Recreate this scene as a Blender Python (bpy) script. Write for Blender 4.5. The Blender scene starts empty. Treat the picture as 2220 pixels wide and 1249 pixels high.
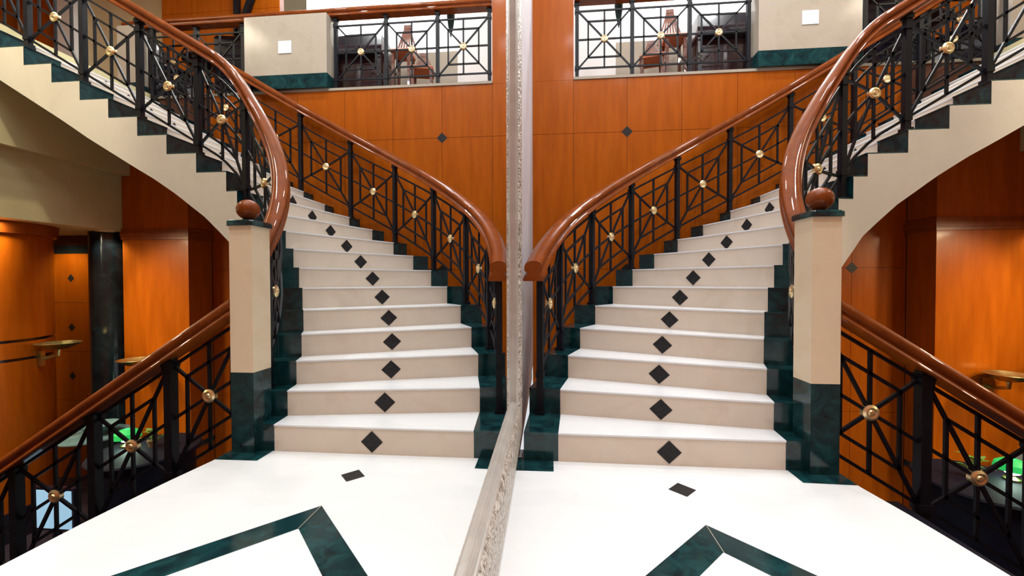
import bpy, bmesh, math, random
from mathutils import Vector, Matrix
random.seed(7)
S = bpy.context.scene
COL = S.collection
PI = math.pi
def rad(d): return math.radians(d)
def V(*a): return Vector(a)

# ------------------------------------------------------------------ materials
def new_mat(name):
    m = bpy.data.materials.new(name); m.use_nodes = True
    nt = m.node_tree
    return m, nt, nt.nodes['Principled BSDF']
def noise_ramp(nt, stops, scale, detail=4, stretch=(1,1,1), rough=.55, dist=0.0, rot=(0,0,0)):
    tc = nt.nodes.new('ShaderNodeTexCoord'); mp = nt.nodes.new('ShaderNodeMapping')
    mp.inputs['Scale'].default_value = stretch; mp.inputs['Rotation'].default_value = rot
    nz = nt.nodes.new('ShaderNodeTexNoise')
    nz.inputs['Scale'].default_value = scale; nz.inputs['Detail'].default_value = detail
    nz.inputs['Roughness'].default_value = rough; nz.inputs['Distortion'].default_value = dist
    cr = nt.nodes.new('ShaderNodeValToRGB')
    el = cr.color_ramp.elements
    while len(el) < len(stops): el.new(.5)
    for e, (p, c) in zip(el, stops): e.position = p; e.color = (*c, 1)
    nt.links.new(tc.outputs['Object'], mp.inputs['Vector']); nt.links.new(mp.outputs['Vector'], nz.inputs['Vector'])
    nt.links.new(nz.outputs['Fac'], cr.inputs['Fac'])
    return cr, nz, mp
def mat(name, stops, scale=6, rough=.4, metal=0, stretch=(1,1,1), coat=0, bump=0, bscale=None, detail=4, dist=0, spec=.5, coat_rough=.05):
    m, nt, b = new_mat(name)
    if len(stops) == 1:
        b.inputs['Base Color'].default_value = (*stops[0][1], 1)
    else:
        cr, nz, mp = noise_ramp(nt, stops, scale, detail, stretch, dist=dist)
        nt.links.new(cr.outputs['Color'], b.inputs['Base Color'])
    b.inputs['Roughness'].default_value = rough; b.inputs['Metallic'].default_value = metal
    b.inputs['Specular IOR Level'].default_value = spec
    b.inputs['Coat Weight'].default_value = coat; b.inputs['Coat Roughness'].default_value = coat_rough
    if bump:
        _, n2, _ = noise_ramp(nt, [(0,(0,0,0)),(1,(1,1,1))], bscale or scale, 3)
        bp = nt.nodes.new('ShaderNodeBump'); bp.inputs['Strength'].default_value = bump; bp.inputs['Distance'].default_value = .01
        nt.links.new(n2.outputs['Fac'], bp.inputs['Height']); nt.links.new(bp.outputs['Normal'], b.inputs['Normal'])
    return m
def emit(name, col, strength):
    m, nt, b = new_mat(name)
    b.inputs['Base Color'].default_value = (*col, 1)
    b.inputs['Emission Color'].default_value = (*col, 1); b.inputs['Emission Strength'].default_value = strength
    return m

M = {}
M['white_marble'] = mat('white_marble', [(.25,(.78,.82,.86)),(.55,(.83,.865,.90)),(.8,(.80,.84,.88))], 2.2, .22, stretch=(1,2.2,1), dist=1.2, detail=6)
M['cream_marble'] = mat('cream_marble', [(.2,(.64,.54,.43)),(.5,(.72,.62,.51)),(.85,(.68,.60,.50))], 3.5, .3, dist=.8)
M['post_marble'] = mat('post_marble', [(.2,(.72,.57,.38)),(.5,(.80,.66,.47)),(.85,(.76,.63,.46))], 4, .3, dist=.8)
M['stringer_marble'] = mat('stringer_marble', [(.2,(.58,.53,.42)),(.5,(.66,.61,.50)),(.85,(.60,.57,.47))], 3, .35, dist=.6)
M['green_marble'] = mat('green_marble', [(.28,(.003,.012,.016)),(.5,(.006,.036,.042)),(.66,(.010,.060,.066)),(.86,(.05,.13,.11))], 9, .12, detail=9, dist=1.4)
M['black_granite'] = mat('black_granite', [(.3,(.012,.011,.011)),(.7,(.030,.029,.031))], 60, .45, spec=.2)
M['green_granite'] = M['green_marble']
M['veneer'] = mat('veneer', [(.25,(.31,.066,.002)),(.5,(.37,.083,.003)),(.78,(.43,.103,.004))], 3.0, .36, stretch=(6,6,.7), coat=.05, detail=6, coat_rough=.12, spec=.12)
M['veneer_dark'] = mat('veneer_dark', [(.25,(.20,.042,.003)),(.5,(.25,.055,.004)),(.78,(.30,.068,.006))], 3.0, .35, stretch=(6,6,.7), coat=.1, detail=6, coat_rough=.12, spec=.25)
M['groove'] = mat('groove', [(0,(.09,.022,.006))], rough=.6)
M['rail_wood'] = mat('rail_wood', [(.25,(.14,.031,.006)),(.55,(.21,.049,.009)),(.8,(.26,.066,.012))], 5, .35, stretch=(2,2,2), coat=.42, coat_rough=.025, detail=6, spec=.05)
M['iron'] = mat('iron', [(.3,(.003,.0035,.006)),(.7,(.006,.007,.012))], 30, .42, metal=.0, spec=.22)
M['brass'] = mat('brass', [(.3,(.80,.62,.32)),(.7,(.90,.74,.44))], 20, .34, metal=.85)
M['old_brass'] = mat('old_brass', [(.3,(.42,.36,.14)),(.7,(.55,.47,.2))], 20, .3, metal=1)
M['silver_ornate'] = mat('silver_ornate', [(.36,(.13,.09,.065)),(.46,(.40,.34,.29)),(.55,(.58,.54,.50)),(.66,(.74,.71,.67))], 55, .38, metal=.25, bump=1.0, bscale=75, detail=2, dist=1.5)
M['slip_bronze'] = mat('slip_bronze', [(.3,(.44,.42,.395)),(.7,(.56,.54,.51))], 10, .3, metal=.4)
m, nt, b = new_mat('mirror_silvering'); b.inputs['Base Color'].default_value = (.93,.945,.93,1); b.inputs['Metallic'].default_value = 1; b.inputs['Roughness'].default_value = 0
M['mirror'] = m
M['plaster_grey'] = mat('plaster_grey', [(.3,(.52,.50,.55)),(.7,(.60,.58,.62))], 4, .6)
M['plaster_beige'] = mat('plaster_beige', [(.3,(.56,.49,.26)),(.7,(.62,.55,.30))], 3, .7)
M['plaster_cream'] = mat('plaster_cream', [(.3,(.66,.56,.32)),(.7,(.72,.63,.40))], 3, .7)
M['plaster_white'] = mat('plaster_white', [(.3,(.80,.80,.80)),(.7,(.85,.85,.84))], 3, .6)
M['half_wall'] = mat('half_wall', [(.3,(.34,.29,.22)),(.7,(.38,.33,.26))], 3, .6)
M['pedestal'] = mat('pedestal', [(.25,(.42,.37,.29)),(.55,(.48,.42,.34)),(.8,(.45,.40,.34))], 4, .14, dist=.8)
M['paper'] = mat('paper', [(0,(.80,.86,.88))], rough=.5)
M['carpet'] = mat('carpet', [(.3,(.10,.045,.02)),(.7,(.16,.07,.03))], 50, .9)
M['dark_floor'] = mat('dark_floor', [(.3,(.018,.014,.022)),(.7,(.035,.026,.035))], 8, .3)
M['black_lacquer'] = mat('black_lacquer', [(.3,(.006,.006,.014)),(.7,(.012,.011,.022))], 12, .2, coat=.5)
M['matt_black'] = mat('matt_black', [(.3,(.004,.004,.010)),(.7,(.008,.008,.018))], 12, .6, spec=.15)
M['maroon_lacquer'] = mat('maroon_lacquer', [(.3,(.030,.010,.014)),(.7,(.055,.018,.02))], 6, .2, coat=.5)
M['chair_wood'] = mat('chair_wood', [(.3,(.14,.04,.022)),(.7,(.22,.07,.04))], 8, .3, stretch=(3,3,1), coat=.3)
M['chair_seat'] = mat('chair_seat', [(.3,(.55,.17,.08)),(.7,(.65,.24,.12))], 14, .7)
M['black_marble'] = mat('black_marble', [(.35,(.006,.009,.012)),(.62,(.010,.020,.024)),(.9,(.03,.06,.06))], 5, .14, dist=1.0)
M['bulb'] = emit('bulb', (.75,1,.88), 14)
M['green_glass'] = emit('green_glass', (.01,.30,.06), .7)
M['downlight'] = emit('downlight', (1,.95,.82), 25)
M['screen'] = emit('screen', (.30,.52,.74), .42)
M['leaf'] = mat('leaf', [(.3,(.10,.24,.03)),(.7,(.22,.36,.06))], 10, .5)
M['clay'] = mat('clay', [(0,(.25,.16,.08))], rough=.7)
M['dark_green_cloth'] = mat('dark_green_cloth', [(.3,(.010,.035,.028)),(.7,(.02,.05,.04))], 20, .8)
m, nt, b = new_mat('clear_glass'); b.inputs['Base Color'].default_value = (.85,.95,.95,1); b.inputs['Roughness'].default_value = .03; b.inputs['Transmission Weight'].default_value = .85
M['glass'] = m
M['teal_glass'] = mat('teal_glass', [(.3,(.07,.15,.16)),(.7,(.15,.24,.25))], 6, .1)

# ------------------------------------------------------------------ builders
class MB:
    """collects geometry with material slots and links it as one mesh object"""
    def __init__(self): self.v = []; self.f = []; self.mi = []; self.mats = []
    def slot(self, m):
        if m not in self.mats: self.mats.append(m)
        return self.mats.index(m)
    def poly(self, pts, m):
        n = len(self.v); self.v += [Vector(p) for p in pts]; self.f.append(list(range(n, n+len(pts)))); self.mi.append(self.slot(m))
    def grid(self, rows, m, close_u=False, close_v=False):
        n = len(self.v); R = len(rows); C = len(rows[0]); s = self.slot(m)
        for r in rows: self.v += [Vector(p) for p in r]
        for i in range(R if close_v else R-1):
            for j in range(C if close_u else C-1):
                a = n+i*C+j; b_ = n+i*C+(j+1)%C; c = n+((i+1)%R)*C+(j+1)%C; d = n+((i+1)%R)*C+j
                self.f.append([a,b_,c,d]); self.mi.append(s)
    def box(self, x0,y0,z0,x1,y1,z1, m):
        self.prism([(x0,y0),(x1,y0),(x1,y1),(x0,y1)], z0, z1, m)
    def prism(self, pl, z0, z1, m, mtop=None, bev=0):
        pl = [Vector((p[0],p[1])) for p in pl]
        lo = [(p.x,p.y,z0) for p in pl]; hi = [(p.x,p.y,z1) for p in pl]
        n = len(pl)
        if bev:
            c = sum(pl, Vector((0,0)))/n
            top = [c+(p-c)*(1-bev/max((p-c).length,1e-6)) for p in pl]
            hi2 = [(p.x,p.y,z1) for p in top]; hi = [(p.x,p.y,z1-bev) for p in pl]
            for i in range(n): self.poly([hi[i],hi[(i+1)%n],hi2[(i+1)%n],hi2[i]], m)
            self.poly(hi2, mtop or m)
        else: self.poly(hi, mtop or m)
        self.poly(lo[::-1], m)
        for i in range(n): self.poly([lo[i],lo[(i+1)%n],hi[(i+1)%n],hi[i]], m)
    def lathe(self, prof, c, m, n=24, axis='Z', frame=None):
        c = Vector(c)
        if frame is None:
            frame = {'Z':(V(1,0,0),V(0,1,0),V(0,0,1)),'Y':(V(1,0,0),V(0,0,1),V(0,1,0)),'X':(V(0,1,0),V(0,0,1),V(1,0,0))}[axis]
        a, b_, d = frame
        rows = []
        for r, h in prof:
            rows.append([c+a*(r*math.cos(2*PI*i/n))+b_*(r*math.sin(2*PI*i/n))+d*h for i in range(n)])
        self.grid(rows, m, close_u=True)
        for row in (rows[0], rows[-1]):
            self.poly(row, m)
    def sweep(self, prof, frames, m, caps=True):
        """prof: list of (a,b); frames: list of (P, A, B)"""
        rows = [[P+A*a+B*b_ for a,b_ in prof] for P,A,B in frames]
        self.grid(rows, m, close_u=True)
        if caps: self.poly(rows[0][::-1], m); self.poly(rows[-1], m)
    def bar(self, p, q, N, w, d, m):
        p, q = Vector(p), Vector(q); D = (q-p).normalized(); N = (N-D*N.dot(D)).normalized(); B = D.cross(N)
        self.sweep([(-d/2,-w/2),(d/2,-w/2),(d/2,w/2),(-d/2,w/2)], [(p,N,B),(q,N,B)], m)
    def tube(self, pts, r, m, n=8):
        pts = [Vector(p) for p in pts]; fr = []
        for i, p in enumerate(pts):
            D = (pts[min(i+1,len(pts)-1)]-pts[max(i-1,0)]).normalized()
            A = D.orthogonal() if i == 0 else (fr[-1][1]-D*fr[-1][1].dot(D))
            A = A.normalized(); fr.append((p,A,D.cross(A)))
        self.sweep([(r*math.cos(2*PI*i/n), r*math.sin(2*PI*i/n)) for i in range(n)], fr, m)
    def build(self, name, parent=None, smooth=None, **tags):
        me = bpy.data.meshes.new(name)
        off = Vector((0,0,0))
        if parent is not None: off = Vector(parent['_w'])
        me.from_pydata([tuple(v-off) for v in self.v], [], self.f)
        for m in self.mats: me.materials.append(m)
        me.polygons.foreach_set('material_index', self.mi)
        bm = bmesh.new(); bm.from_mesh(me)
        bmesh.ops.remove_doubles(bm, verts=bm.verts, dist=1e-5)
        bmesh.ops.recalc_face_normals(bm, faces=bm.faces)
        bm.to_mesh(me); bm.free()
        if smooth:
            me.polygons.foreach_set('use_smooth', [True]*len(me.polygons))
            me.set_sharp_from_angle(angle=rad(smooth))
        o = bpy.data.objects.new(name, me); COL.objects.link(o)
        if parent is not None: o.parent = parent; 
        o['_w'] = tuple(off)
        for k, v in tags.items(): o[k] = v
        return o
def thing(name, label, cat, loc, group=None):
    o = bpy.data.objects.new(name, None); COL.objects.link(o); o.location = loc; o.empty_display_size = .1
    o['label'] = label; o['category'] = cat; o['_w'] = tuple(loc)
    if group: o['group'] = group
    return o
ST = dict(kind='structure')

# ------------------------------------------------------------------ stair layout (metres; mirror lies in x = 0)
RISE = .16; GO = .264; NSTEP = 20
OA = Vector((2.549,2.275)); RA = 2.31
OB = Vector((2.717,2.176)); RB = 1.28
OS = Vector((2.45,2.33)); RS = .785
def circ(o, r, deg): return Vector((o.x-r*math.cos(rad(deg)), o.y+r*math.sin(rad(deg))))
def A_(k): return circ(OA, RA, -.4+8.0*(k-1)) if k <= 12 else Vector((2.452+GO*(k-12), 4.585))
def B_(k):
    if k <= 9: return circ(OB, RB, 3.5+6.85*(k-1))
    return {10:Vector((2.17,3.315)),11:Vector((2.315,3.357)),12:Vector((2.452,3.378))}.get(k) or Vector((2.452+GO*(k-12),3.38))
def S_(k):
    a, b_ = A_(k), B_(k)
    if k >= 12: return Vector((2.452+GO*(k-12), 3.115))
    d = (b_-a).normalized(); t = 0; p = b_
    w = b_-OS; bb = w.dot(d); cc = w.dot(w)-RS*RS; t = -bb-math.sqrt(max(bb*bb-cc,0)); return b_+d*t
def O_(k):
    a, b_ = A_(k), B_(k); d = (a-b_).normalized(); p = a+d*.2
    if p.x < .046: p = a+d*((.046-a.x)/d.x)
    if p.y > 4.785: p.y = 4.785
    return p
KP = {k:(O_(k),A_(k),B_(k),S_(k)) for k in range(1, NSTEP+2)}
def interp(tab, x):
    if x <= tab[0][0]:
        (a,b_),(c,d) = tab[0],tab[1]
    elif x >= tab[-1][0]:
        (a,b_),(c,d) = tab[-2],tab[-1]
    else:
        for (a,b_),(c,d) in zip(tab, tab[1:]):
            if a <= x <= c: break
    return b_+(d-b_)*(x-a)/(c-a)
def s_of_S(p, r=RS):      # arclength along the inner string
    if p.x >= OS.x: return r*PI/2+(p.x-OS.x)
    return r*math.atan2(p.y-OS.y, OS.x-p.x)
SOFF = [(.30,0),(.55,.36),(.85,.80),(1.05,1.10),(1.145,1.23),(1.206,1.325),(1.30,1.42),(1.43,1.545),(1.55,1.635),(1.68,1.735),(1.88,1.868),(2.06,1.972),(2.48,2.225),(2.73,2.39),(3.08,2.607),(3.6,2.93)]
def soff(s): return max(interp(SOFF, s), -.02)

stair = thing('staircase', 'curved white and cream marble staircase with green marble edges and black diamond insets', 'staircase', (.8,2.27,0))
GM, WM, CM, BG = M['green_marble'], M['white_marble'], M['cream_marble'], M['black_granite']
for k in range(1, NSTEP+1):
    mb = MB(); zt = k*RISE; zb = (k-1)*RISE
    a, b_ = KP[k], KP[k+1]
    back = .03
    zlow = max(0, zb-.11)
    n = (a[1]-a[2]).normalized(); fwd = Vector((n.y,-n.x))
    mid = (a[1]+a[2])/2; nxt = (b_[1]+b_[2])/2
    if fwd.dot(nxt-mid) < 0: fwd = -fwd
    fw2 = (b_[1]-b_[2]).normalized(); fw2 = Vector((fw2.y,-fw2.x)); fw2 = fw2 if fw2.dot(fwd) > 0 else -fw2
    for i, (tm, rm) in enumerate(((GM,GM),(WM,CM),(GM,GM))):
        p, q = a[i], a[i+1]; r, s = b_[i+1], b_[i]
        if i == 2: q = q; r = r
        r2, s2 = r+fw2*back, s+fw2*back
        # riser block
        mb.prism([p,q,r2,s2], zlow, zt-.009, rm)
        # tread slab with a small nosing
        ov = .006
        mb.prism([p-fwd*ov, q-fwd*ov, r2, s2], zt-.009, zt, tm, bev=.0)
    d = n*.066; c = mid-fwd*.0025; zc = zb+.5*RISE-.006
    mb.poly([(c.x+d.x,c.y+d.y,zc),(c.x,c.y,zc+.064),(c.x-d.x,c.y-d.y,zc),(c.x,c.y,zc-.064)], BG)
    mb.build('step', stair)
# inner string: saw-toothed top, curved soffit line below
mb = MB(); SM = M['stringer_marble']
def S_pt(s):
    if s >= RS*PI/2: return Vector((OS.x+s-RS*PI/2, OS.y+RS)), Vector((0,1))
    t = s/RS; return Vector((OS.x-RS*math.cos(t), OS.y+RS*math.sin(t))), Vector((-math.cos(t), math.sin(t)))
for k in range(1, NSTEP+1):
    s0, s1 = s_of_S(KP[k][3]), s_of_S(KP[k+1][3])
    if s1 < .06: continue
    s0 = max(s0, .06)
    zt = k*RISE-.010
    nseg = 4
    for j in range(nseg):
        u0, u1 = s0+(s1-s0)*j/nseg, s0+(s1-s0)*(j+1)/nseg
        (p0,n0),(p1,n1) = S_pt(u0), S_pt(u1)
        z0, z1 = soff(u0), soff(u1)
        e = -.004; t = .045
        f0, f1, g0, g1 = p0+n0*e, p1+n1*e, p0+n0*t, p1+n1*t
        mb.poly([(f0.x,f0.y,z0),(f1.x,f1.y,z1),(f1.x,f1.y,zt),(f0.x,f0.y,zt)], SM)
        mb.poly([(g0.x,g0.y,z0),(g1.x,g1.y,z1),(g1.x,g1.y,zt),(g0.x,g0.y,zt)], SM)
        mb.poly([(f0.x,f0.y,z0),(f1.x,f1.y,z1),(g1.x,g1.y,z1),(g0.x,g0.y,z0)], SM)
        mb.poly([(f0.x,f0.y,zt),(f1.x,f1.y,zt),(g1.x,g1.y,zt),(g0.x,g0.y,zt)], SM)
mb.build('stringer', stair, smooth=30)
mb = MB(); rows = []
for k10 in range(30, (NSTEP+1)*10+1, 5):
    k = k10/10; k0 = int(k); f = k-k0; k1 = min(k0+1, NSTEP+1)
    pts = [KP[k0][i].lerp(KP[k1][i], f) for i in (0,1,2,3)]
    z = soff(s_of_S(pts[3]))
    rows.append([(p.x,p.y,z+.004) for p in pts])
mb.grid(rows, M['plaster_beige']); mb.build('soffit', stair, smooth=30)

# ------------------------------------------------------------------ landing floor
mb = MB()
edge = [(1.753,-2.2),(1.753,1.5),(1.742,1.70),(1.728,1.87),(1.700,2.10),(1.700,2.40)]
mb.prism([(0.0,-2.2)]+edge+[(0.0,2.40)], -.18, 0, WM)
def inlay(pts, m, z=.0012): mb.poly([(x,y,z) for x,y in pts], m)
inlay([(.0,2.128),(.212,2.133),(.212,2.29),(.0,2.29)], GM)
inlay([(1.449,2.120),(1.700,2.115),(1.700,2.40),(1.449,2.40)], GM)
inlay([(.826,2.065),(.892,2.000),(.828,1.934),(.761,1.997)], BG)
cx, cy, ho, hi_ = .831, .88, .836, .667
dirs = [(0,1),(1,0),(0,-1),(-1,0)]
for i in range(4):
    a, b_ = dirs[i], dirs[(i+1)%4]; gp = .002
    P = lambda d, h: (cx+d[0]*h, cy+d[1]*h)
    inlay([P(a,ho),P(b_,ho),P(b_,hi_),P(a,hi_)], GM)
# fine joints of the mitred band
for d in dirs: 
    n = (d[1]*.0015, d[0]*.0015)
    inlay([(cx+d[0]*ho+n[0],cy+d[1]*ho+n[1]),(cx+d[0]*hi_+n[0],cy+d[1]*hi_+n[1]),(cx+d[0]*hi_-n[0],cy+d[1]*hi_-n[1]),(cx+d[0]*ho-n[0],cy+d[1]*ho-n[1])], M['pedestal'], .002)
mb.build('floor', **ST)

# ------------------------------------------------------------------ newel post
nx0, nx1, ny0, ny1 = 1.537, 1.679, 2.214, 2.366
nw = thing('newel_post', 'square cream marble newel post on a green marble block with a wooden ball on top', 'newel post', ((nx0+nx1)/2,(ny0+ny1)/2,0))
mb = MB(); mb.prism([(nx0,ny0),(nx1,ny0),(nx1,ny1),(nx0,ny1)], 0, .474, GM); mb.build('base_block', nw)
mb = MB(); mb.prism([(nx0,ny0),(nx1,ny0),(nx1,ny1),(nx0,ny1)], .474, 1.335, M['post_marble']); mb.build('shaft', nw)
mb = MB()
def rrect(x0,y0,x1,y1,r,n=5):
    out = []
    for (cx_,cy_,a0) in ((x1-r,y1-r,0),(x0+r,y1-r,90),(x0+r,y0+r,180),(x1-r,y0+r,270)):
        for i in range(n+1):
            a = rad(a0+90*i/n); out.append((cx_+r*math.cos(a), cy_+r*math.sin(a)))
    return out
mb.prism(rrect(nx0-.014,ny0-.016,nx1+.012,ny1+.02,.02), 1.335, 1.368, GM, bev=.008); mb.build('cap', nw, smooth=40)
mb = MB(); bc = (1.628,2.305)
prof = [(.03,1.368),(.036,1.372),(.034,1.384)]
mb.lathe(prof, (bc[0],bc[1],0), M['iron'], 20)
mb.build('collar', nw, smooth=40)
mb = MB(); R1, R2, zc = .064, .061, 1.443
mb.lathe([(max(R1*math.sin(PI*i/16),.002), zc-R2*math.cos(PI*i/16)) for i in range(17)], (bc[0],bc[1],0), M['rail_wood'], 32)
mb.build('ball_finial', nw, smooth=60)

# ------------------------------------------------------------------ railings
IR, BR, RW = M['iron'], M['brass'], M['rail_wood']
HP = [(-.056,0),(.056,0),(.060,.006),(.060,.012),(.054,.020),(.052,.026),(.043,.032),(.036,.040),(.036,.047),(.045,.053),(.051,.062),(.053,.075),(.050,.090),(.040,.104),(.022,.113),(0,.116)]
HP = HP + [(-a,b_) for a,b_ in HP[-2:1:-1]]
class Path:
    def __init__(s, fn, zc, zh, zbase): s.fn = fn; s.zc = zc; s.zh = zh; s.zb = zbase
    def P(s, u, dz=0): p, n = s.fn(u); return Vector((p.x,p.y,s.zc(u)+dz)), Vector((n.x,n.y,0))
def rosette(P, N, parent, r=.041):
    mb = MB(); A = N.orthogonal().normalized(); B = N.cross(A)
    prof = [(.002,-.024),(r*.32,-.022),(r*.42,-.016),(r*.7,-.019),(r,-.012),(r,.012),(r*.7,.019),(r*.42,.016),(r*.32,.022),(.002,.024)]
    mb.lathe(prof, P, BR, 20, frame=(A,B,N)); mb.build('rosette', parent, smooth=40)
def railing(root, path, posts, rail_s, panels=None, post_w=.040, rail=True, sq=.205, hh=.325, bw=.018, centre=None):
    if rail:
        mb = MB(); fr = []
        n = rail_s[2]
        for i in range(n+1):
            u = rail_s[0]+(rail_s[1]-rail_s[0])*i/n
            p, nn = path.fn(u); fr.append((Vector((p.x,p.y,path.zh(u))), Vector((nn.x,nn.y,0)), V(0,0,1)))
        mb.sweep(HP, fr, RW); mb.build('handrail', root, smooth=38)
    for u in posts:
        p, nn = path.fn(u); N = Vector((nn.x,nn.y,0)); T = N.cross(V(0,0,1))
        z0, z1, zc = path.zb(u), path.zh(u)+.01, path.zc(u)
        def sq_(h, za, zb_):
            c = Vector((p.x,p.y,0))
            pts = [c+N*a*h+T*b_*h for a,b_ in ((-1,-1),(1,-1),(1,1),(-1,1))]
            mb.prism([(q.x,q.y) for q in pts], za, zb_, IR)
        mb = MB(); h = post_w/2
        sq_(h, z0, z1); sq_(h*1.35, z1-.045, z1-.012); sq_(h*1.25, zc+hh-.02, zc+hh+.02) ; sq_(h*1.25, zc-hh-.02, zc-hh+.02); sq_(h*1.5, z0, z0+.02)
        mb.build('post', root)
    for i in (range(len(posts)-1) if panels is None else panels):
        u0, u1 = posts[i]+post_w*.4, posts[i+1]-post_w*.4; um = (u0+u1)/2; L = u1-u0
        if centre and i in centre: um = centre[i]; L = 2*(um-u0)
        mb = MB(); d = .014
        def run(ua, va, ub, vb, w=bw, n=5):
            fr = []
            for j in range(n+1):
                f = j/n; P0, N = path.P(ua+(ub-ua)*f, va+(vb-va)*f)
                e = .01; Pa, _ = path.P(ua+(ub-ua)*(f-e), va+(vb-va)*(f-e)); Pb, _ = path.P(ua+(ub-ua)*(f+e), va+(vb-va)*(f+e))
                D = (Pb-Pa).normalized(); fr.append((P0, N, D.cross(N).normalized()))
            mb.sweep([(-d/2,-w/2),(d/2,-w/2),(d/2,w/2),(-d/2,w/2)], fr, IR)
        su = L*.31
        run(u0,hh,u1,hh); run(u0,-hh,u1,-hh); run(u0,0,u1,0)
        run(um,hh,um,-hh,n=1)
        run(u0,hh,2*um-u0,-hh); run(u0,-hh,2*um-u0,hh)
        run(um-su,sq,um+su,sq); run(um-su,-sq,um+su,-sq); run(um-su,-sq,um-su,sq,n=1); run(um+su,-sq,um+su,sq,n=1)
        pn = mb.build('panel', root)
        P0, N = path.P(um); rosette(P0, N, pn)

# outer railing, along the wall side of the curved flight
RR = 2.425
def outer_fn(u):
    if u < RR*PI/2:
        t = u/RR; q = RR+.026*max(0,1-u/.9)**2; return Vector((OA.x-q*math.cos(t), OA.y+q*math.sin(t))), Vector((-math.cos(t), math.sin(t)))
    return Vector((OA.x+u-RR*PI/2, OA.y+RR)), Vector((0,1))
ZC_O = [(.2,.70),(.53,.83),(1.17,1.112),(1.81,1.424),(2.47,1.744),(3.105,2.06),(3.733,2.385),(4.5,2.83),(6.3,3.92)]
ZH_O = [(0,1.0),(.25,1.085),(.5,1.185),(.85,1.345),(1.5,1.655),(2.13,1.980),(2.79,2.335),(3.47,2.705),(4.08,3.05),(4.8,3.475),(6.3,4.38)]
def base_o(u):
    if u < RR*PI/2:
        k = int((math.degrees(u/RR)+.4)/8)+1
    else: k = 12+int((outer_fn(u)[0].x-2.452)/GO)
    return min(k,NSTEP)*RISE
def smooth_tab(tab):
    def f(x):
        h = .12
        return sum(interp(tab, x+h*(j-3)/3) for j in range(7))/7
    return f
def floor_lim(f): return f
outer = thing('stair_railing', 'black iron stair railing with brass rosettes and wooden handrail against the orange wall', 'railing', (.13,2.4,.16), 'lattice railings')
PO = Path(outer_fn, smooth_tab(ZC_O), smooth_tab(ZH_O), base_o)
railing(outer, PO, [.30+.0]+[.854+.645*i for i in range(9)], (.022, 6.05, 90))

# inner railing, above the marble string
RI = .835
def inner_fn(u):
    if u < RI*PI/2:
        t = u/RI; return Vector((OS.x-RI*math.cos(t), OS.y+RI*math.sin(t))), Vector((-math.cos(t), math.sin(t)))
    return Vector((OS.x+u-RI*PI/2, OS.y+RI)), Vector((0,1))
NOSE = sorted([(s_of_S(KP[k][3])*RI/RS if KP[k][3].x < OS.x else RI*PI/2+KP[k][3].x-OS.x, k*RISE) for k in range(1,NSTEP+2)])
nose = smooth_tab(NOSE)
def base_i(u):
    z = RISE
    for s, zz in NOSE:
        if s <= u+.001: z = zz
    return min(z, NSTEP*RISE)
inner = thing('stair_railing', 'black iron stair railing with sweeping wooden handrail curling down behind the marble newel post', 'railing', (1.62,2.4,.32), 'lattice railings')
PI_ = Path(inner_fn, lambda u: nose(u)+.40, lambda u: nose(u)+.815, base_i)
s_post = [.13,.72,1.17]+[RI*PI/2+x-OS.x for x in (2.742,3.268,3.796,4.325,4.79)]
railing(inner, PI_, s_post, (.035, RI*PI/2+2.36, 90), centre={0:.235})

# balcony railing over the wooden fascia
YB = 4.88
def bal_fn(u): return Vector((u,YB)), Vector((0,1))
bal = thing('balcony_railing', 'straight black iron balcony railing with wooden handrail above the orange wall', 'railing', (2.6,YB,3.385), 'lattice railings')
PB = Path(bal_fn, lambda u: 3.857, lambda u: 4.29, lambda u: 3.385)
railing(bal, PB, [.522,1.160,1.808,2.455,3.690,4.335,4.980], (.49,5.34,46), panels=[0,1,2,4,5], hh=.333, sq=.21)

# railing of the flight going down
YL = 2.262
def low_fn(u): return Vector((u,YL)), Vector((0,1))
low = thing('stair_railing', 'black iron railing sloping down to the lower floor beside the white landing', 'railing', (1.9,YL,0), 'lattice railings')
PL = Path(low_fn, lambda u: .36-.625*(u-1.79), lambda u: .795-.648*(u-1.70), lambda u: max(-.16*(1+int((u-1.753)/.25)),-1.6) )
railing(low, PL, [1.60,2.112,2.633,3.19,3.74,4.29], (1.682,4.6,30), panels=[0,1,2,3,4], post_w=.05)

# ------------------------------------------------------------------ lower flight (steps going down beside the landing)
lf = thing('lower_staircase', 'flight of stairs descending from the landing under the sloping iron railing', 'staircase', (1.753,1.2,-.16))
for i in range(9):
    mb = MB(); x0 = 1.757+.25*i; z = -.16*(i+1)
    mb.prism([(x0,.2),(x0+.28,.2),(x0+.28,2.31),(x0,2.31)], z-.3 if i < 8 else -1.6, z-.01, M['matt_black']); mb.build('step', lf)

# ------------------------------------------------------------------ wall mirror
YM0, YM1, ZM0, ZM1 = -2.0, 2.475, .0, 5.2
FW = .368
mir = thing('wall_mirror', 'huge floor-standing wall mirror in an ornate silver frame reflecting the staircase', 'mirror', (0,1.2,0))
mb = MB(); mb.prism([(-.012,YM0+FW-.005),(0,YM0+FW-.005),(0,YM1-FW+.02),(-.012,YM1-FW+.02)], ZM0+FW-.02, ZM1-FW+.02, M['mirror']); mb.build('glass', mir)
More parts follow.
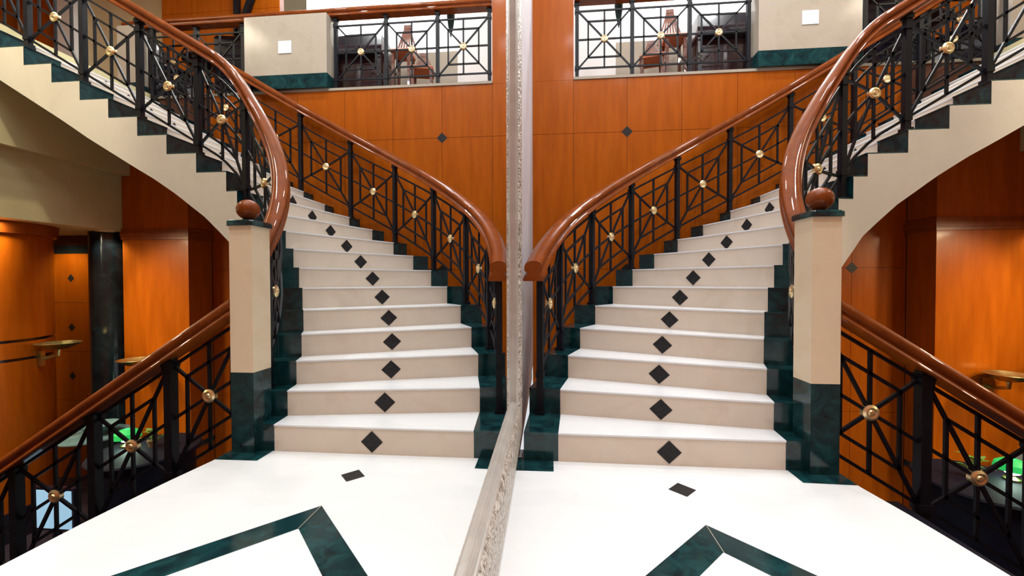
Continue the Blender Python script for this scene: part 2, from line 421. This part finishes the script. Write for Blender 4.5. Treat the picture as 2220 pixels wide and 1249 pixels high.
# frame section: (distance in from outer edge, height off the wall)
def frame_ring(sec, m, name, smooth=25, bump=False):
    mb = MB(); rings = []
    for w, x in sec:
        rings.append([(x,YM0+w,ZM0+w),(x,YM1-w,ZM0+w),(x,YM1-w,ZM1-w),(x,YM0+w,ZM1-w)])
    mb.grid(rings, m, close_u=True); return mb.build(name, mir, smooth=smooth)
frame_ring([(0,-.012),(0,.001),(.006,.008),(.03,.017),(.15,.033),(.28,.041),(.30,.041),(.33,.034),(.345,.0255)], M['silver_ornate'], 'ornate_frame', 15)
frame_ring([(.345,.0255),(.350,.0265),(.355,.024),(.357,.019),(.360,.0185),(.363,.0195),(.366,.0185),(.368,.016),(.368,.0125),(.372,.012),(.372,.007),(.376,.0065),(.376,-.002)], M['slip_bronze'], 'inner_moulding', 30)

# ------------------------------------------------------------------ walls
YW = 4.80; ZF = 3.385
VE, GR = M['veneer'], M['groove']
def panelled(mb, xs, zs, y, m=None, gap=.004, depth=.006):
    m = m or VE
    for i in range(len(xs)-1):
        for j in range(len(zs)-1):
            mb.box(xs[i]+gap/2, y, zs[j]+gap/2, xs[i+1]-gap/2, y+depth+.01, zs[j+1]-gap/2, m)
mb = MB()
xs = [0,.478,1.09,1.70,2.31,2.92,3.53,4.085]
zs = [-1.6,-.45,1.15,2.735,ZF-.03]
panelled(mb, xs, zs, YW)
mb.box(0,YW+.006,-1.6,6.4,YW+.10,ZF-.03,GR)
# tall panel between mirror wall and balcony opening
mb.box(0,YW,ZF-.03,.478,YW+.12,6.2,VE)
for dx,dz in ((1.09,2.735),(3.53,1.15),(3.53,2.735),(2.31,1.15),(1.09,1.15)):
    r_ = .064
    mb.poly([(dx-r_,YW-.0015,dz),(dx,YW-.0015,dz+r_),(dx+r_,YW-.0015,dz),(dx,YW-.0015,dz-r_)], BG)
panelled(mb, [4.94,5.83,6.36], [-1.6,-.56,.09,.735,1.385], YW)
mb.box(5.83,YW-.006,1.385,6.36,YW+.01,1.49,M['black_marble'])
for dz in (1.06,.41,-.236):
    mb.poly([(6.10-.05,YW-.0015,dz),(6.10,YW-.0015,dz+.055),(6.15,YW-.0015,dz),(6.10,YW-.0015,dz-.055)], BG)
mb.build('wall_back', **ST)
mb = MB(); mb.box(.478,YW-.012,ZF-.03,4.83,YW+.16,ZF,M['half_wall']); mb.build('trim_1', **ST)
mb = MB(); mb.box(-.12,2.0,-.18,-.014,YW+.1,6.2,M['plaster_grey']); mb.box(-.12,-2.3,-.18,-.014,2.0,6.2,M['plaster_grey'])
mb.box(-.014,YM1+.004,-.0,.0,YW,6.2,M['plaster_grey']); mb.build('wall_left', **ST)

# wooden pier below the upper flight
pier = MB()
pq = [(4.083,-1.6),(4.94,-1.6),(4.94,2.28),(4.826,2.28),(4.826,2.86),(4.083,2.42)]
fa = [(x,4.452,z) for x,z in pq]; fb = [(x,4.79,z) for x,z in pq]
pier.poly(fa, VE); pier.poly(fb[::-1], VE)
for i in range(6): pier.poly([fa[i],fa[(i+1)%6],fb[(i+1)%6],fb[i]], VE)
pr = thing('wood_pier', 'square orange wood pier with moulded band beside the black column', 'pillar', (4.51,4.6,-1.6))
pier.build('shaft', pr)
mb = MB()
def band(z0, z1, p, m): mb.box(4.083-p,4.452-p,z0,4.94+.0,4.785,z1,m)
band(1.515,1.55,.02,M['veneer_dark']); band(1.55,1.60,.032,M['veneer_dark']); band(1.60,1.645,.02,M['veneer_dark']); mb.build('band', pr)
mb = MB(); band(-1.02,-.955,.006,GM); mb.build('dado_stripe', pr)
# black round column and the fat wooden round column
mb = MB(); mb.lathe([(.20,-1.6),(.20,1.62)], (5.25,4.58,0), M['black_marble'], 40)
o = mb.build('marble_column', smooth=40); o['label'] = 'glossy black round column between the wood pier and the diamond-studded panel'; o['category'] = 'column'
cc = (5.80,3.63); cr = .62
wc = thing('wooden_column', 'fat round orange wood column with dark grooves, far left in the mirror', 'column', (cc[0],cc[1],-1.6))
mb = MB(); mb.lathe([(cr,-1.30),(cr,.205)], (*cc,0), M['veneer'], 48); mb.lathe([(cr,.235),(cr,.395)], (*cc,0), M['veneer'], 48); mb.lathe([(cr,.425),(cr,1.50)], (*cc,0), M['veneer'], 48); mb.build('shaft', wc, smooth=40)
mb = MB(); mb.lathe([(cr-.02,.205),(cr-.02,.235)], (*cc,0), M['black_lacquer'], 48); mb.lathe([(cr-.02,.395),(cr-.02,.425)], (*cc,0), M['black_lacquer'], 48); mb.build('groove_band', wc, smooth=40)
mb = MB(); mb.lathe([(cr+.015,-1.6),(cr+.015,-1.30)], (*cc,0), M['black_lacquer'], 48); mb.build('plinth', wc, smooth=40)
mb = MB(); mb.lathe([(cr+.03,1.50),(cr+.05,1.62)], (*cc,0), M['veneer_dark'], 48); mb.build('capital', wc, smooth=40)

# bulkhead / upper slab edge with recessed downlight
mb = MB()
mb.box(4.83,-2.3,2.285,9,4.79,ZF,M['plaster_beige']); mb.box(4.945,-2.3,1.62,9,4.79,2.285,M['plaster_beige'])
mb.build('ceiling_lower', **ST)
dl = thing('downlight', 'small bright recessed ceiling light beside the wood pier', 'ceiling light', (5.04,4.34,1.62))
mb = MB(); mb.lathe([(.075,1.606),(.09,1.606),(.09,1.622),(.075,1.622)], (5.04,4.34,0), M['plaster_cream'], 24); mb.build('trim_ring', dl, smooth=40)
mb = MB(); mb.lathe([(.002,1.612),(.074,1.612),(.074,1.618)], (5.04,4.34,0), M['downlight'], 24); mb.build('lens', dl, smooth=40)

# floors and shell
mb = MB(); mb.box(-.1,-2.3,-1.75,9,9,-1.6,M['dark_floor']); mb.build('floor_lower', **ST)
mb = MB(); mb.box(-.1,YW+.16,3.2,9,9,ZF-.005,M['carpet']); mb.box(4.83,-2.3,ZF,9,YW+.16,ZF+.004,M['carpet']); mb.build('floor_upper', **ST)
mb = MB(); mb.box(-.2,-2.4,6.2,9.2,9.2,6.35,M['plaster_cream']); mb.build('ceiling', **ST)
mb = MB(); mb.box(9,-2.3,-1.75,9.1,9,6.3,M['veneer']); mb.build('wall_right', **ST)
mb = MB(); mb.box(-.1,-2.5,-1.75,9.1,-2.4,6.3,M['veneer']); mb.build('wall_front', **ST)  # unseen wall, added so the mirror frame moulding reflects brown wood
mb = MB(); mb.box(1.123,6.6,ZF,3.9,6.7,6.2,M['plaster_white']); mb.build('wall_upper_back', **ST)

# ------------------------------------------------------------------ balcony furnishings
pd = thing('marble_pedestal', 'wide cream marble pedestal with green marble base and a white plate, under the balcony handrail', 'pedestal', (3.04,4.88,ZF))
mb = MB(); mb.prism([(2.505,4.75),(3.575,4.75),(3.575,5.02),(2.505,5.02)], 3.555, 4.283, M['pedestal']); mb.build('block', pd)
mb = MB(); mb.prism([(2.50,4.745),(3.58,4.745),(3.58,5.025),(2.50,5.025)], ZF, 3.555, GM); mb.build('base', pd)
mb = MB(); mb.box(2.955,4.741,3.815,3.125,4.749,3.965,M['paper']); o = mb.build('wall_plate', None)
o['label'] = 'blank white rectangular plate fixed on the cream marble pedestal'; o['category'] = 'plate'

pd2 = thing('marble_pedestal', 'narrow cream marble pedestal at the far end of the balcony railing, past the curved stairs', 'pedestal', (5.17,4.88,ZF))
mb = MB(); mb.prism([(5.04,4.75),(5.31,4.75),(5.31,5.02),(5.04,5.02)], 3.555, 4.283, M['pedestal']); mb.build('block', pd2)
mb = MB(); mb.prism([(5.035,4.745),(5.315,4.745),(5.315,5.025),(5.035,5.025)], ZF+.004, 3.555, GM); mb.build('base', pd2)
def armchair(x, y, rot, label):
    t = thing('armchair', label, 'chair', (x,y,ZF), 'dark armchairs in the upper lounge')
    c, s_ = math.cos(rot), math.sin(rot)
    def blk(name, a0,b0,z0,a1,b1,z1, m, bev=.02):
        mb = MB(); mb.prism([(x+c*a-s_*b_, y+s_*a+c*b_) for a,b_ in ((a0,b0),(a1,b0),(a1,b1),(a0,b1))], ZF+z0, ZF+z1, m, bev=bev); mb.build(name, t)
    blk('seat', -.22,-.24,.2,.22,.2,.44, M['maroon_lacquer'], .03)
    blk('backrest', -.29,.2,.1,.29,.30,.86, M['black_lacquer'], .03)
    blk('armrest', -.29,-.24,.1,-.22,.2,.62, M['black_lacquer']); blk('armrest', .22,-.24,.1,.29,.2,.62, M['black_lacquer'])
    for a in (-.26,.22):
        for b_ in (-.22,.24): blk('leg', a,b_,.004,a+.04,b_+.04,.1, M['chair_wood'], .004)
armchair(3.95,5.33,rad(170),'dark armchair upstairs just right of the wide pedestal, seen through the balcony lattice')
armchair(5.28,5.42,rad(200),'dark armchair upstairs near the narrow pedestal, seen through the balcony lattice')
tb = thing('round_table', 'round dark table with white cups between the two upstairs armchairs', 'table', (4.62,5.38,ZF))
mb = MB(); mb.lathe([(.20,ZF+.004),(.20,ZF+.02),(.03,ZF+.05),(.03,ZF+.70)], (4.62,5.38,0), M['iron'], 24); mb.build('stem', tb, smooth=40)
mb = MB(); mb.lathe([(.30,ZF+.70),(.31,ZF+.715),(.30,ZF+.73)], (4.62,5.38,0), M['maroon_lacquer'], 32); mb.build('top', tb, smooth=40)
for cx_, cy2, lb in ((4.50,5.30,'white cup on the round upstairs table, beside the wide pedestal side'),(4.72,5.28,'white cup on the round upstairs table, nearer the narrow pedestal')):
    mb = MB(); mb.lathe([(.02,ZF+.73),(.035,ZF+.75),(.04,ZF+.80),(.036,ZF+.80),(.03,ZF+.752),(.002,ZF+.74)], (cx_,cy2,0), M['plaster_white'], 20)
    o = mb.build('cup', smooth=40); o['label'] = lb; o['category'] = 'cup'; o['group'] = 'white cups upstairs'
# upper lounge walls
mb = MB(); mb.box(0,5.81,ZF,1.123,6.3,6.2,M['plaster_white']); mb.build('wall_upper_pier', **ST)
mb = MB(); mb.box(1.123,5.92,ZF+.12,2.4,6.05,4.405,M['half_wall']); mb.box(1.123,5.90,ZF,2.4,6.07,ZF+.12,M['veneer']); mb.build('wall_upper_half', **ST)
mb = MB(); panelled(mb, [3.9,4.62,5.34,5.86], [ZF,4.3,5.2,6.2], 5.9); mb.box(3.9,5.906,ZF,5.86,6.0,6.2,GR); mb.build('wall_upper_wood', **ST)
mb = MB(); mb.bar((4.2,5.84,5.6),(4.55,5.84,4.75),V(0,1,0),.07,.07,IR); mb.bar((4.55,5.84,ZF),(4.55,5.84,6.2),V(0,1,0),.07,.07,IR)
o = mb.build('steel_post'); o['label'] = 'dark steel post with diagonal strut in front of the upper orange wall'; o['category'] = 'post'

mb = MB(); mb.box(5.86,6.3,ZF,9,6.4,6.2,M['plaster_cream']); mb.box(7.72,6.15,ZF,8.1,6.3,6.2,M['plaster_white']); mb.box(8.3,6.2,ZF,8.8,6.3,6.2,M['veneer']); mb.build('wall_upper_hall', **ST)
# dark upright cabinet
cb = thing('upright_cabinet', 'dark lacquered upright cabinet beside the pedestal behind the balcony railing', 'cabinet', (2.35,5.4,ZF))
mb = MB(); mb.prism([(2.03,5.26),(2.70,5.26),(2.70,5.72),(2.03,5.72)], 4.03, 4.315, M['black_lacquer'], bev=.01); mb.build('upper_case', cb)
mb = MB(); mb.prism([(1.99,5.12),(2.66,5.12),(2.66,5.70),(1.99,5.70)], 3.98, 4.03, M['black_lacquer']); mb.build('shelf', cb)
mb = MB(); mb.prism([(2.0,5.24),(2.68,5.24),(2.68,5.70),(2.0,5.70)], 3.46, 3.98, M['maroon_lacquer']); mb.build('lower_case', cb)
for lx in (1.995,2.605):
    mb = MB(); mb.prism([(lx,5.14),(lx+.05,5.14),(lx+.05,5.20),(lx,5.20)], ZF, 3.98, M['black_lacquer']); mb.build('leg', cb)

def slat_chair(x, y, rot, h, w0, w1, label, sh, sw):
    t = thing('slat_back_chair', label, 'chair', (x,y,ZF), 'slat-back chairs in the upper lounge')
    c, s = math.cos(rot), math.sin(rot)
    def W(a, b_, z): return V(x+c*a-s*b_, y+s*a+c*b_, ZF+z)
    N = V(-s, c, 0)
    def add(name, fn, m, sm=None):
        mb = MB(); fn(mb); mb.build(name, t, smooth=sm)
    mb = MB(); mb.prism([(W(a,b_,0).x,W(a,b_,0).y) for a,b_ in ((-sw-.01,-sw),(sw+.01,-sw),(sw,sw),(-sw,sw))], ZF+sh, ZF+sh+.045, M['chair_seat'], bev=.012); mb.build('seat', t)
    for a, b_ in ((-sw+.015,-sw+.02),(sw-.015,-sw+.02),(-sw+.02,sw-.02),(sw-.02,sw-.02)):
        mb = MB(); mb.bar(W(a*1.05,b_*1.05,0), W(a*.92,b_*.92,sh), N, .035,.035, M['chair_wood']); mb.build('leg', t)
    mb = MB()
    for i in range(7):
        f = i/6-.5; mb.bar(W(f*w0*2,sw-.02,sh+.03), W(f*w1*2,sw+.04,h), N, .022,.015, M['chair_wood'])
    mb.build('back_slats', t)
    mb = MB(); mb.bar(W(-w1-.02,sw+.04,h), W(w1+.02,sw+.04,h), N, .05,.03, M['chair_wood']); mb.build('top_rail', t)
slat_chair(1.80,5.46,rad(0),1.22,.17,.03,'tall fan-backed slatted bar stool beside the dark cabinet, behind the balcony railing',.72,.13)
slat_chair(1.50,5.36,rad(-12),.76,.16,.03,'low fan-backed slatted chair in front of the beige half wall upstairs',.42,.14)
hs = MB(); hs.lathe([(.004,4.06),(.035,4.20),(.05,4.32),(.05,4.42)], (1.03,5.02,0), M['dark_green_cloth'], 16)
hs.tube([(1.03,5.02,4.42),(1.03,5.02,6.2)], .006, M['iron'], 6)
o = hs.build('hanging_shade', smooth=40); o['label'] = 'small dark green tapering pendant hanging behind the balcony handrail'; o['category'] = 'pendant'

# ------------------------------------------------------------------ lower lounge furnishings
CX, CY = 3.50, 3.38
ct = thing('round_counter', 'black round counter on the lower floor seen through the sloping railing', 'counter', (CX,CY,-1.6))
mb = MB(); mb.lathe([(.36,-1.6),(.36,-.57)], (CX,CY,0), M['matt_black'], 48); mb.build('drum', ct, smooth=40)
mb = MB(); mb.lathe([(.36,-.57),(.40,-.565),(.41,-.545),(.40,-.53)], (CX,CY,0), M['matt_black'], 48); mb.build('top', ct, smooth=40)
LX, LY = 3.74, 3.42
lp = thing('table_lamp', 'green glass table lamp glowing on the black round counter', 'lamp', (LX,LY,-0.530))
def lat(name, parent, prof, c, m, n=24): mb = MB(); mb.lathe(prof, c, m, n); return mb.build(name, parent, smooth=40)
lat('base', lp, [(.05,-0.530),(.05,-0.515),(.015,-0.500),(.015,-0.490)], (LX,LY,0), M['old_brass'])
lat('bulb', lp, [(.01,-0.490),(.04,-0.475),(.055,-0.440),(.04,-0.405),(.01,-0.390)], (LX,LY,0), M['bulb'])
mb = MB()
mb.grid([[(LX+r*math.cos(2*PI*i/24),LY+r*math.sin(2*PI*i/24),z) for i in range(24)] for r,z in ((.105,-0.445),(.095,-0.400),(.06,-0.375),(.02,-0.367))], M['green_glass'], close_u=True); mb.build('shade', lp, smooth=40)
pp = thing('potted_plant', 'small leafy potted plant next to the green lamp', 'plant', (3.50,3.44,-0.530))
lat('pot', pp, [(.03,-0.530),(.045,-0.470)], (3.50,3.44,0), M['clay'], 16)
mb = MB()
for i in range(26):
    a = random.uniform(0,2*PI); r = random.uniform(.02,.085); z = -0.470+random.uniform(.01,.11)
    p = V(3.50+r*math.cos(a),3.44+r*math.sin(a),z); d = V(math.cos(a),math.sin(a),random.uniform(-.2,.7)).normalized()*.04; w = V(-math.sin(a),math.cos(a),0)*.02
    mb.poly([p-d*.6, p+w+V(0,0,.008), p+d, p-w+V(0,0,.008)], M['leaf'])
    mb.tube([(3.50,3.44,-0.480), p-d*.6], .003, M['leaf'], 5)
mb.build('foliage', pp)
gt = thing('side_table', 'tall glass-topped side table with glassware near the wood pier', 'table', (4.72,3.93,-1.6))
lat('base', gt, [(.18,-1.6),(.18,-1.58),(.03,-1.55),(.03,-1.5)], (4.72,3.93,0), M['iron'])
lat('stem', gt, [(.025,-1.5),(.025,-.66)], (4.72,3.93,0), M['iron'])
lat('top', gt, [(.30,-.66),(.305,-.65),(.30,-.635)], (4.72,3.93,0), M['teal_glass'], 32)
def bowl(name, x, y, z, r, h, m, label, cat, group=None):
    t = thing(name, label, cat, (x,y,z), group)
    mb = MB(); mb.lathe([(r*.35,z),(r*.35,z+.01),(r*.7,z+h*.5),(r,z+h),(r*.93,z+h),(r*.6,z+h*.55),(.002,z+.02)], (x,y,0), m, 28); mb.build('bowl', t, smooth=40); return t
bowl('glass_bowl', 4.66,3.93,-.635,.17,.11,M['teal_glass'],'wide teal glass bowl on the glass-topped side table','bowl')
def goblet(x, y, z, label):
    t = thing('wine_glass', label, 'glass', (x,y,z), 'wine glasses on the side table')
    mb = MB(); mb.lathe([(.035,z),(.035,z+.004),(.005,z+.01),(.005,z+.09)], (x,y,0), M['glass'], 16); mb.build('stem', t, smooth=40)
    mb = MB(); mb.lathe([(.005,z+.09),(.032,z+.12),(.036,z+.16),(.028,z+.20),(.026,z+.20),(.032,z+.16),(.028,z+.122),(.003,z+.1)], (x,y,0), M['glass'], 16); mb.build('cup', t, smooth=40)
goblet(4.90,3.86,-.635,'wine glass on the side table, on the column side of the bowl')
goblet(4.90,4.02,-.635,'wine glass on the side table, behind its neighbour by the bowl')
sc = thing('display_screen', 'pale blue glowing screen on a stand in the dark lower lounge', 'screen', (3.81,2.93,-1.6))
mb = MB(); mb.box(3.625,2.90,-1.01,3.995,2.94,-.66,M['black_lacquer']); mb.build('case', sc)
mb = MB(); mb.box(3.645,2.896,-.99,3.975,2.899,-.68,M['screen']); mb.build('panel', sc)
mb = MB(); mb.box(3.78,2.91,-1.58,3.84,2.935,-1.01,M['black_lacquer']); mb.box(3.66,2.82,-1.6,3.96,3.0,-1.58,M['black_lacquer']); mb.build('stand', sc)
# brass uplighter sconces
def sconce(x, y, z, dx, dy, label):
    t = thing('wall_sconce', label, 'wall lamp', (x,y,z), 'brass bowl uplighters')
    mb = MB(); r = .18
    mb.lathe([(.02,z-.075),(.07,z-.065),(.13,z-.035),(r,z),(r-.008,z+.004),(.12,z-.024),(.05,z-.05),(.004,z-.055)], (x,y,0), M['old_brass'], 32); mb.build('bowl', t, smooth=40)
    mb = MB(); mb.tube([(x,y,z-.07),(x,y,z-.13),(x+dx*.6,y+dy*.6,z-.16),(x+dx,y+dy,z-.16)], .018, M['old_brass'], 8); mb.build('bracket', t, smooth=40)
    mb = MB(); mb.box(x+dx-.05,y+dy-.02,z-.24,x+dx+.05,y+dy+.02,z-.08,M['old_brass']); mb.build('backplate', t)
sconce(4.55,4.24,.115,0,.20,'brass bowl uplighter mounted on the orange wood pier')
sconce(5.03,3.86,.36,.17,-.05,'brass bowl uplighter mounted on the fat round wood column')

# ------------------------------------------------------------------ lights
def area(name, loc, size, power, col=(1,1,1), rot=(0,0,0), sy=None):
    L = bpy.data.lights.new(name, 'AREA'); L.energy = power; L.color = col; L.size = size
    if sy: L.shape = 'RECTANGLE'; L.size_y = sy
    o = bpy.data.objects.new(name, L); COL.objects.link(o); o.location = loc; o.rotation_euler = rot; return o
def spot(name, loc, tgt, power, ang, col): 
    L = bpy.data.lights.new(name, 'SPOT'); L.energy = power; L.color = col; L.spot_size = rad(ang); L.spot_blend = .7; L.shadow_soft_size = .08
    o = bpy.data.objects.new(name, L); COL.objects.link(o); o.location = loc; o.rotation_euler = (Vector(tgt)-Vector(loc)).to_track_quat('-Z','Y').to_euler()
for lx in (.7,2.0,3.3):
    for ly in (-.7,.8,2.3,3.6):
        o = area('hall_light', (lx,ly,6.15), .22, 17, (.96,.98,1)); o.data.shape = 'DISK'
for lx in (.6,2.2,3.6):
    o = area('lounge_light', (lx,6.25,6.15), .4, 45, (.97,.99,1)); o.data.shape = 'DISK'
    o = area('lounge_light', (lx,5.3,6.15), .3, 9, (.97,.99,1)); o.data.shape = 'DISK'
area('upper_hall_light', (6.5,2.0,6.1), 1.5, 60, (1,.88,.66))
area('lower_fill_light', (5.25,3.3,1.60), .3, 45, (1,.86,.6))  # added lamps without fixtures under the slab, brightening the lower level
area('lower_fill_light', (5.25,1.6,1.60), .3, 45, (1,.86,.6))
spot('lower_spot', (5.05,2.6,1.60), (4.5,4.45,.1), 36, 70, (1,.78,.45))
spot('lower_spot', (5.05,3.3,1.60), (3.6,4.8,.3), 55, 70, (1,.78,.45))  # added spot, lifts the wall under the stairs
spot('lower_spot', (6.05,4.42,1.60), (6.1,4.8,.5), 22, 120, (1,.84,.5))  # added spot, brightens the panel with diamonds
spot('downlight_beam', (5.04,4.34,1.60), (5.1,4.4,0), 14, 130, (1,.92,.75))
area('lower_fill_light', (6.6,2.4,1.60), .5, 25, (1,.82,.55))  # another added fill lamp with no fixture
spot('pier_fill_spot', (3.9,1.4,6.1), (4.5,4.45,.2), 420, 34, (1,.88,.66))  # added narrow spot from above to brighten the wood pier
w = bpy.data.worlds.new('World'); S.world = w; w.use_nodes = True
w.node_tree.nodes['Background'].inputs['Color'].default_value = (.93,.96,1,1)
w.node_tree.nodes['Background'].inputs['Strength'].default_value = .45

# ------------------------------------------------------------------ camera (solved from the photograph and its mirror image)
f, yaw, pitch, roll, cxm, hm = 876.49, -.0897729, -.016386, -.00186, .1842, 1.00666
cy_, sy_ = math.cos(yaw), math.sin(yaw); cp, sp = math.cos(pitch), math.sin(pitch); cr_, sr_ = math.cos(roll), math.sin(roll)
X1 = Vector((cy_,-sy_,0)); Y1 = Vector((sy_,cy_,0)); Z1 = V(0,0,1)
Y2 = Y1*cp+Z1*sp; Z2 = Y1*(-sp)+Z1*cp
Ux = X1*cr_+Z2*sr_; Uy = X1*(-sr_)+Z2*cr_
cd = bpy.data.cameras.new('Camera'); cam = bpy.data.objects.new('Camera', cd); COL.objects.link(cam)
cd.sensor_width = 36; cd.lens = f/2220*36; cd.clip_start = .02; cd.clip_end = 60
mw = Matrix((( Ux.x,Uy.x,-Y2.x,cxm),(Ux.y,Uy.y,-Y2.y,0),(Ux.z,Uy.z,-Y2.z,hm),(0,0,0,1)))
cam.matrix_world = mw
S.camera = cam
for o in COL.objects:
    if '_w' in o.keys(): del o['_w']
S.view_settings.view_transform = 'Standard'; S.view_settings.look = 'None'; S.view_settings.gamma = 1
S.view_settings.use_curve_mapping = False
S.view_settings.exposure = 0.8
